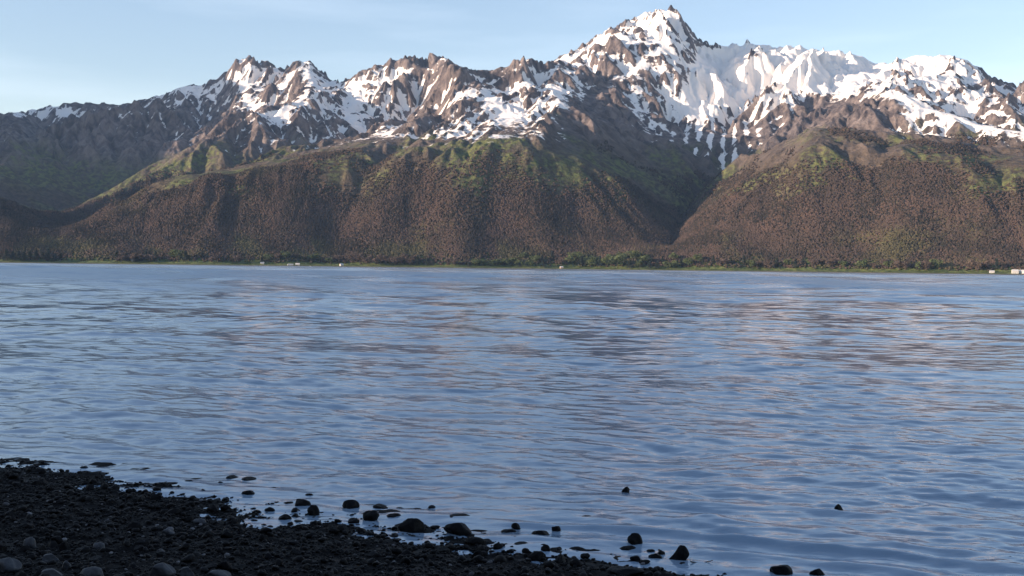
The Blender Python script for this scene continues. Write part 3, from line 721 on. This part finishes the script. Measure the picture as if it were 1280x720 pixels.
SPEC = [(772, 60, 'alder', 16, 1.4, 'biggest light green round tree on the far shore, before the shaded valley'), (680, 50, 'spruce', 10, 2.2, 'broad dark tree on the far shore left of the small peach house'),
        (787, 50, 'spruce', 10, 2.2, 'broad dark tree right beside the biggest light green one'), (727, 70, 'spruce', 12, 1.8, None), (738, 65, 'alder', 11, 1.2, None), (750, 70, 'spruce', 12, 1.7, None),
        (757, 75, 'alder', 11, 1.3, None), (800, 60, 'alder', 9, 1.3, None), (812, 45, 'spruce', 9, 2, None), (822, 50, 'spruce', 9, 1.8, None), (835, 50, 'alder', 8, 1.5, None), (845, 60, 'alder', 9, 1.3, None),
        (662, 60, 'alder', 8, 1.4, None), (650, 50, 'spruce', 6, 2, None), (700, 90, 'birch', 9, 1.3, None), (522, 60, 'spruce', 12, 1.3, None), (534, 60, 'spruce', 9, 1.4, None), (541, 60, 'spruce', 8, 1.4, None),
        (586, 40, 'spruce', 6, 2.4, 'low dark bush like tree at the right end of the bare wood'), (560, 60, 'birch', 10, 1.2, None), (568, 60, 'birch', 9, 1.2, None), (221, 90, 'alder', 12, 1.3, None), (232, 85, 'spruce', 11, 1.6, None),
        (1190, 70, 'spruce', 10, 1, None), (1215, 70, 'birch', 14, 1, None), (1222, 60, 'birch', 12, 1, None), (1233, 90, 'birch', 12, 1, None), (1246, 90, 'spruce', 12, 1.2, None)]
for px in (8, 16, 23, 30, 37, 45, 53, 60, 68, 76): SPEC.append((px, 60+random.uniform(-10, 30), 'spruce', random.uniform(8, 13), 1.8, None))
for px in range(146, 200, 6): SPEC.append((px, 70+random.uniform(-10, 30), 'spruce' if px % 4 else 'birch', random.uniform(8, 12), 1.6, None))
for px in range(440, 520, 6): SPEC.append((px, 60+random.uniform(-10, 40), 'birch', random.uniform(10, 13), 1.2, None))
for px in range(240, 430, 12): SPEC.append((px+random.uniform(-4, 4), 70+random.uniform(-10, 60), random.choice(['alder', 'birch', 'spruce']), random.uniform(6, 10), 1.4, None))
for px in (655, 668, 690, 712, 719, 733, 745, 764, 779, 793, 806, 828, 841, 852): SPEC.append((px, 95+random.uniform(0, 60), 'alder' if px % 3 else 'spruce', random.uniform(8, 11), 1.5, None))
for px in range(595, 650, 9): SPEC.append((px, 60+random.uniform(-10, 40), random.choice(['alder', 'birch', 'alder']), random.uniform(6, 9), 1.4, None))
for px in range(860, 1185, 11): SPEC.append((px+random.uniform(-4, 4), 75+random.uniform(-15, 50), random.choice(['birch', 'birch', 'alder', 'spruce']), random.uniform(7, 12), 1.3, None))
ORD = 'first second third fourth fifth sixth seventh eighth ninth tenth eleventh twelfth thirteenth fourteenth fifteenth sixteenth seventeenth eighteenth nineteenth twentieth'.split()
ORD += ['twenty '+q for q in ORD[:9]]+['thirtieth']
ZONES = [(166, 'left of the lone white house'), (328, 'between lone white house and bank house'), (367, 'between bank house and long building'), (427, 'between long building and pale house'),
         (702, 'between pale and peach houses'), (1300, 'right of the peach house')]
WORDS = dict(spruce='dark spruce', alder='light green tree', birch='bare brown tree')
count = {}
for q in sorted(SPEC, key=lambda t: t[0]):
    zn = next(z[1] for z in ZONES if q[0] < z[0]); k = (zn, q[2]); lab = q[5] if len(q) > 5 and q[5] else None
    if not lab:
        count[k] = count.get(k, 0)+1; lab = '%s, %s from left of its kind %s' % (WORDS[q[2]], ORD[count[k]-1], zn)
    shore_tree(*q[:5], lab)

WHITE = simple('white_siding', (.50, .48, .45), .6, .08, .3); ROOFM = simple('metal_roof', (.55, .53, .50), .5, .1, .3); DARKROOF = simple('brown_roof', (.16, .12, .10), .8, .2, .3)
PEACH = simple('peach_siding', (.55, .40, .32), .6, .08, .3); GLASS = simple('window_glass', (.03, .035, .04), .15, .1, 1)
def poly(name, verts, faces, mat, parent):
    me = bpy.data.meshes.new(name); me.from_pydata(verts, [], faces); me.materials.append(mat); me.validate()
    o = bpy.data.objects.new(name, me); COL.objects.link(o); o.parent = parent; return o
def boxv(x0, x1, y0, y1, z0, z1):
    return [(x0, y0, z0), (x1, y0, z0), (x1, y1, z0), (x0, y1, z0), (x0, y0, z1), (x1, y0, z1), (x1, y1, z1), (x0, y1, z1)]
BF = [(0, 3, 2, 1), (4, 5, 6, 7), (0, 1, 5, 4), (1, 2, 6, 5), (2, 3, 7, 6), (3, 0, 4, 7)]
def house(px, back, wpx, hpx, wall, roof, label, rz=.2, name='house', cat='house'):
    x, y, z, r = far_pt(px, back); W = .85*wpx*r/F; Hh = .9*hpx*r/F; Dp = W*.65; e_ = Hh*.6
    e = bpy.data.objects.new(name, None); COL.objects.link(e); a = math.atan2(x, y); e.location = (x, y, z); e.rotation_euler = (0, 0, -a+rz)
    tag(e, label, cat, 'small buildings on the far shore')
    w2, d2 = W/2, Dp/2
    poly('wall', [(-w2, -d2, -1), (w2, -d2, -1), (w2, d2, -1), (-w2, d2, -1), (-w2, -d2, e_), (w2, -d2, e_), (w2, d2, e_), (-w2, d2, e_), (-w2, 0, Hh-.15), (w2, 0, Hh-.15)],
         [(0, 1, 5, 4), (1, 2, 6, 9, 5), (2, 3, 7, 6), (3, 0, 4, 8, 7), (0, 3, 2, 1)], wall, e)
    o_ = .5; k = (Hh-e_)/d2; ez = e_-o_*k
    rv = [(-w2-o_, -d2-o_, ez), (w2+o_, -d2-o_, ez), (w2+o_, 0, Hh), (-w2-o_, 0, Hh), (w2+o_, d2+o_, ez), (-w2-o_, d2+o_, ez)]
    rv2 = [(a_, b_, c_+.3) for a_, b_, c_ in rv]
    poly('roof', rv+rv2, [(6, 7, 8, 9), (9, 8, 10, 11), (0, 3, 2, 1), (3, 5, 4, 2), (0, 1, 7, 6), (5, 11, 10, 4), (1, 2, 8, 7), (2, 4, 10, 8), (0, 6, 9, 3), (3, 9, 11, 5)], roof, e)
    nw = max(2, int(W/5))
    for i in range(nw):
        cx = -w2+W*(i+.5)/nw
        if i == nw//2: poly('door', boxv(cx-.5, cx+.5, -d2-.06, -d2+.02, 0, 2.1), BF, DARKROOF, e)
        else: poly('window', boxv(cx-.6, cx+.6, -d2-.06, -d2+.02, 1, min(2.2, e_-.4)), BF, GLASS, e)
house(166, 75, 5, 2.6, WHITE, ROOFM, 'small white house alone before dark trees, farthest left')
house(328, 55, 5, 2.6, WHITE, ROOFM, 'white house set up the bank, left of the long pair', -.2)
house(363, 22, 8, 2.0, WHITE, ROOFM, 'long low white building by the water, left one of the pair', .1, 'shed', 'building')
house(372, 30, 6, 2.8, WHITE, ROOFM, 'taller white building joined on the right of the long low one', -.1)
house(427, 26, 5, 3.2, WHITE, ROOFM, 'pale house on the grass left of the bare wood', .5)
house(702, 30, 4.5, 2.8, PEACH, ROOFM, 'small peach coloured house right of the broad dark tree', .3)
house(1240, 40, 6, 3.0, WHITE, ROOFM, 'small white house on green bank near the right edge', .2)
house(1269, 32, 8, 5, WHITE, ROOFM, 'larger cream house, left of the two at the right edge', .25)
house(1279, 36, 9, 4.4, WHITE, ROOFM, 'cream house cut by the right edge of the photo', -.15)
# moored boat: hull, cabin
x, y, z, r = far_pt(388, -70); x0, y0 = x, y
e = bpy.data.objects.new('boat', None); COL.objects.link(e); e.location = (x0, y0, 0); tag(e, 'white boat lying low at the water right of the buildings', 'boat')
hl = 7; hv = []; hf = []
secs = [(-1, .75, .9), (-.5, 1, .85), (0, 1, .9), (.5, .8, 1.05), (.85, .35, 1.3), (1, .03, 1.45)]
for t, w_, h_ in secs: hv += [(t*hl, -w_*1.7, h_), (t*hl, -w_*1.1, -.1), (t*hl, 0, -.5), (t*hl, w_*1.1, -.1), (t*hl, w_*1.7, h_)]
for i in range(5):
    for k in range(4): hf.append((i*5+k, i*5+k+1, i*5+k+6, i*5+k+5))
    hf.append((i*5, i*5+5, i*5+9, i*5+4))
hf.append((4, 3, 2, 1, 0)); poly('hull', hv, hf, WHITE, e)
poly('cabin', [(-3, -1.1, .8), (2.2, -1, .8), (2.2, 1, .8), (-3, 1.1, .8), (-2.8, -1, 2.5), (1.4, -.9, 2.5), (1.4, .9, 2.5), (-2.8, 1, 2.5)], BF, WHITE, e)

# ------------------------------------------------------------------ haze: the air between here and the range
HAZE = 1.25e-5
me = bpy.data.meshes.new('haze'); v = boxv(-16000, 16000, -2500, 14500, -70, 2300); me.from_pydata(v, [], BF)
hz = bpy.data.objects.new('haze', me); COL.objects.link(hz); tag(hz, 'thin blue evening haze over the bay', 'haze', kind='stuff')
hm = bpy.data.materials.new('haze'); hm.use_nodes = True; t = hm.node_tree; t.nodes.clear()
pv = t.nodes.new('ShaderNodeVolumePrincipled'); om = t.nodes.new('ShaderNodeOutputMaterial'); t.links.new(pv.outputs[0], om.inputs['Volume'])
pv.inputs['Color'].default_value = (.36, .60, 1, 1); pv.inputs['Density'].default_value = HAZE; pv.inputs['Anisotropy'].default_value = 0
me.materials.append(hm)
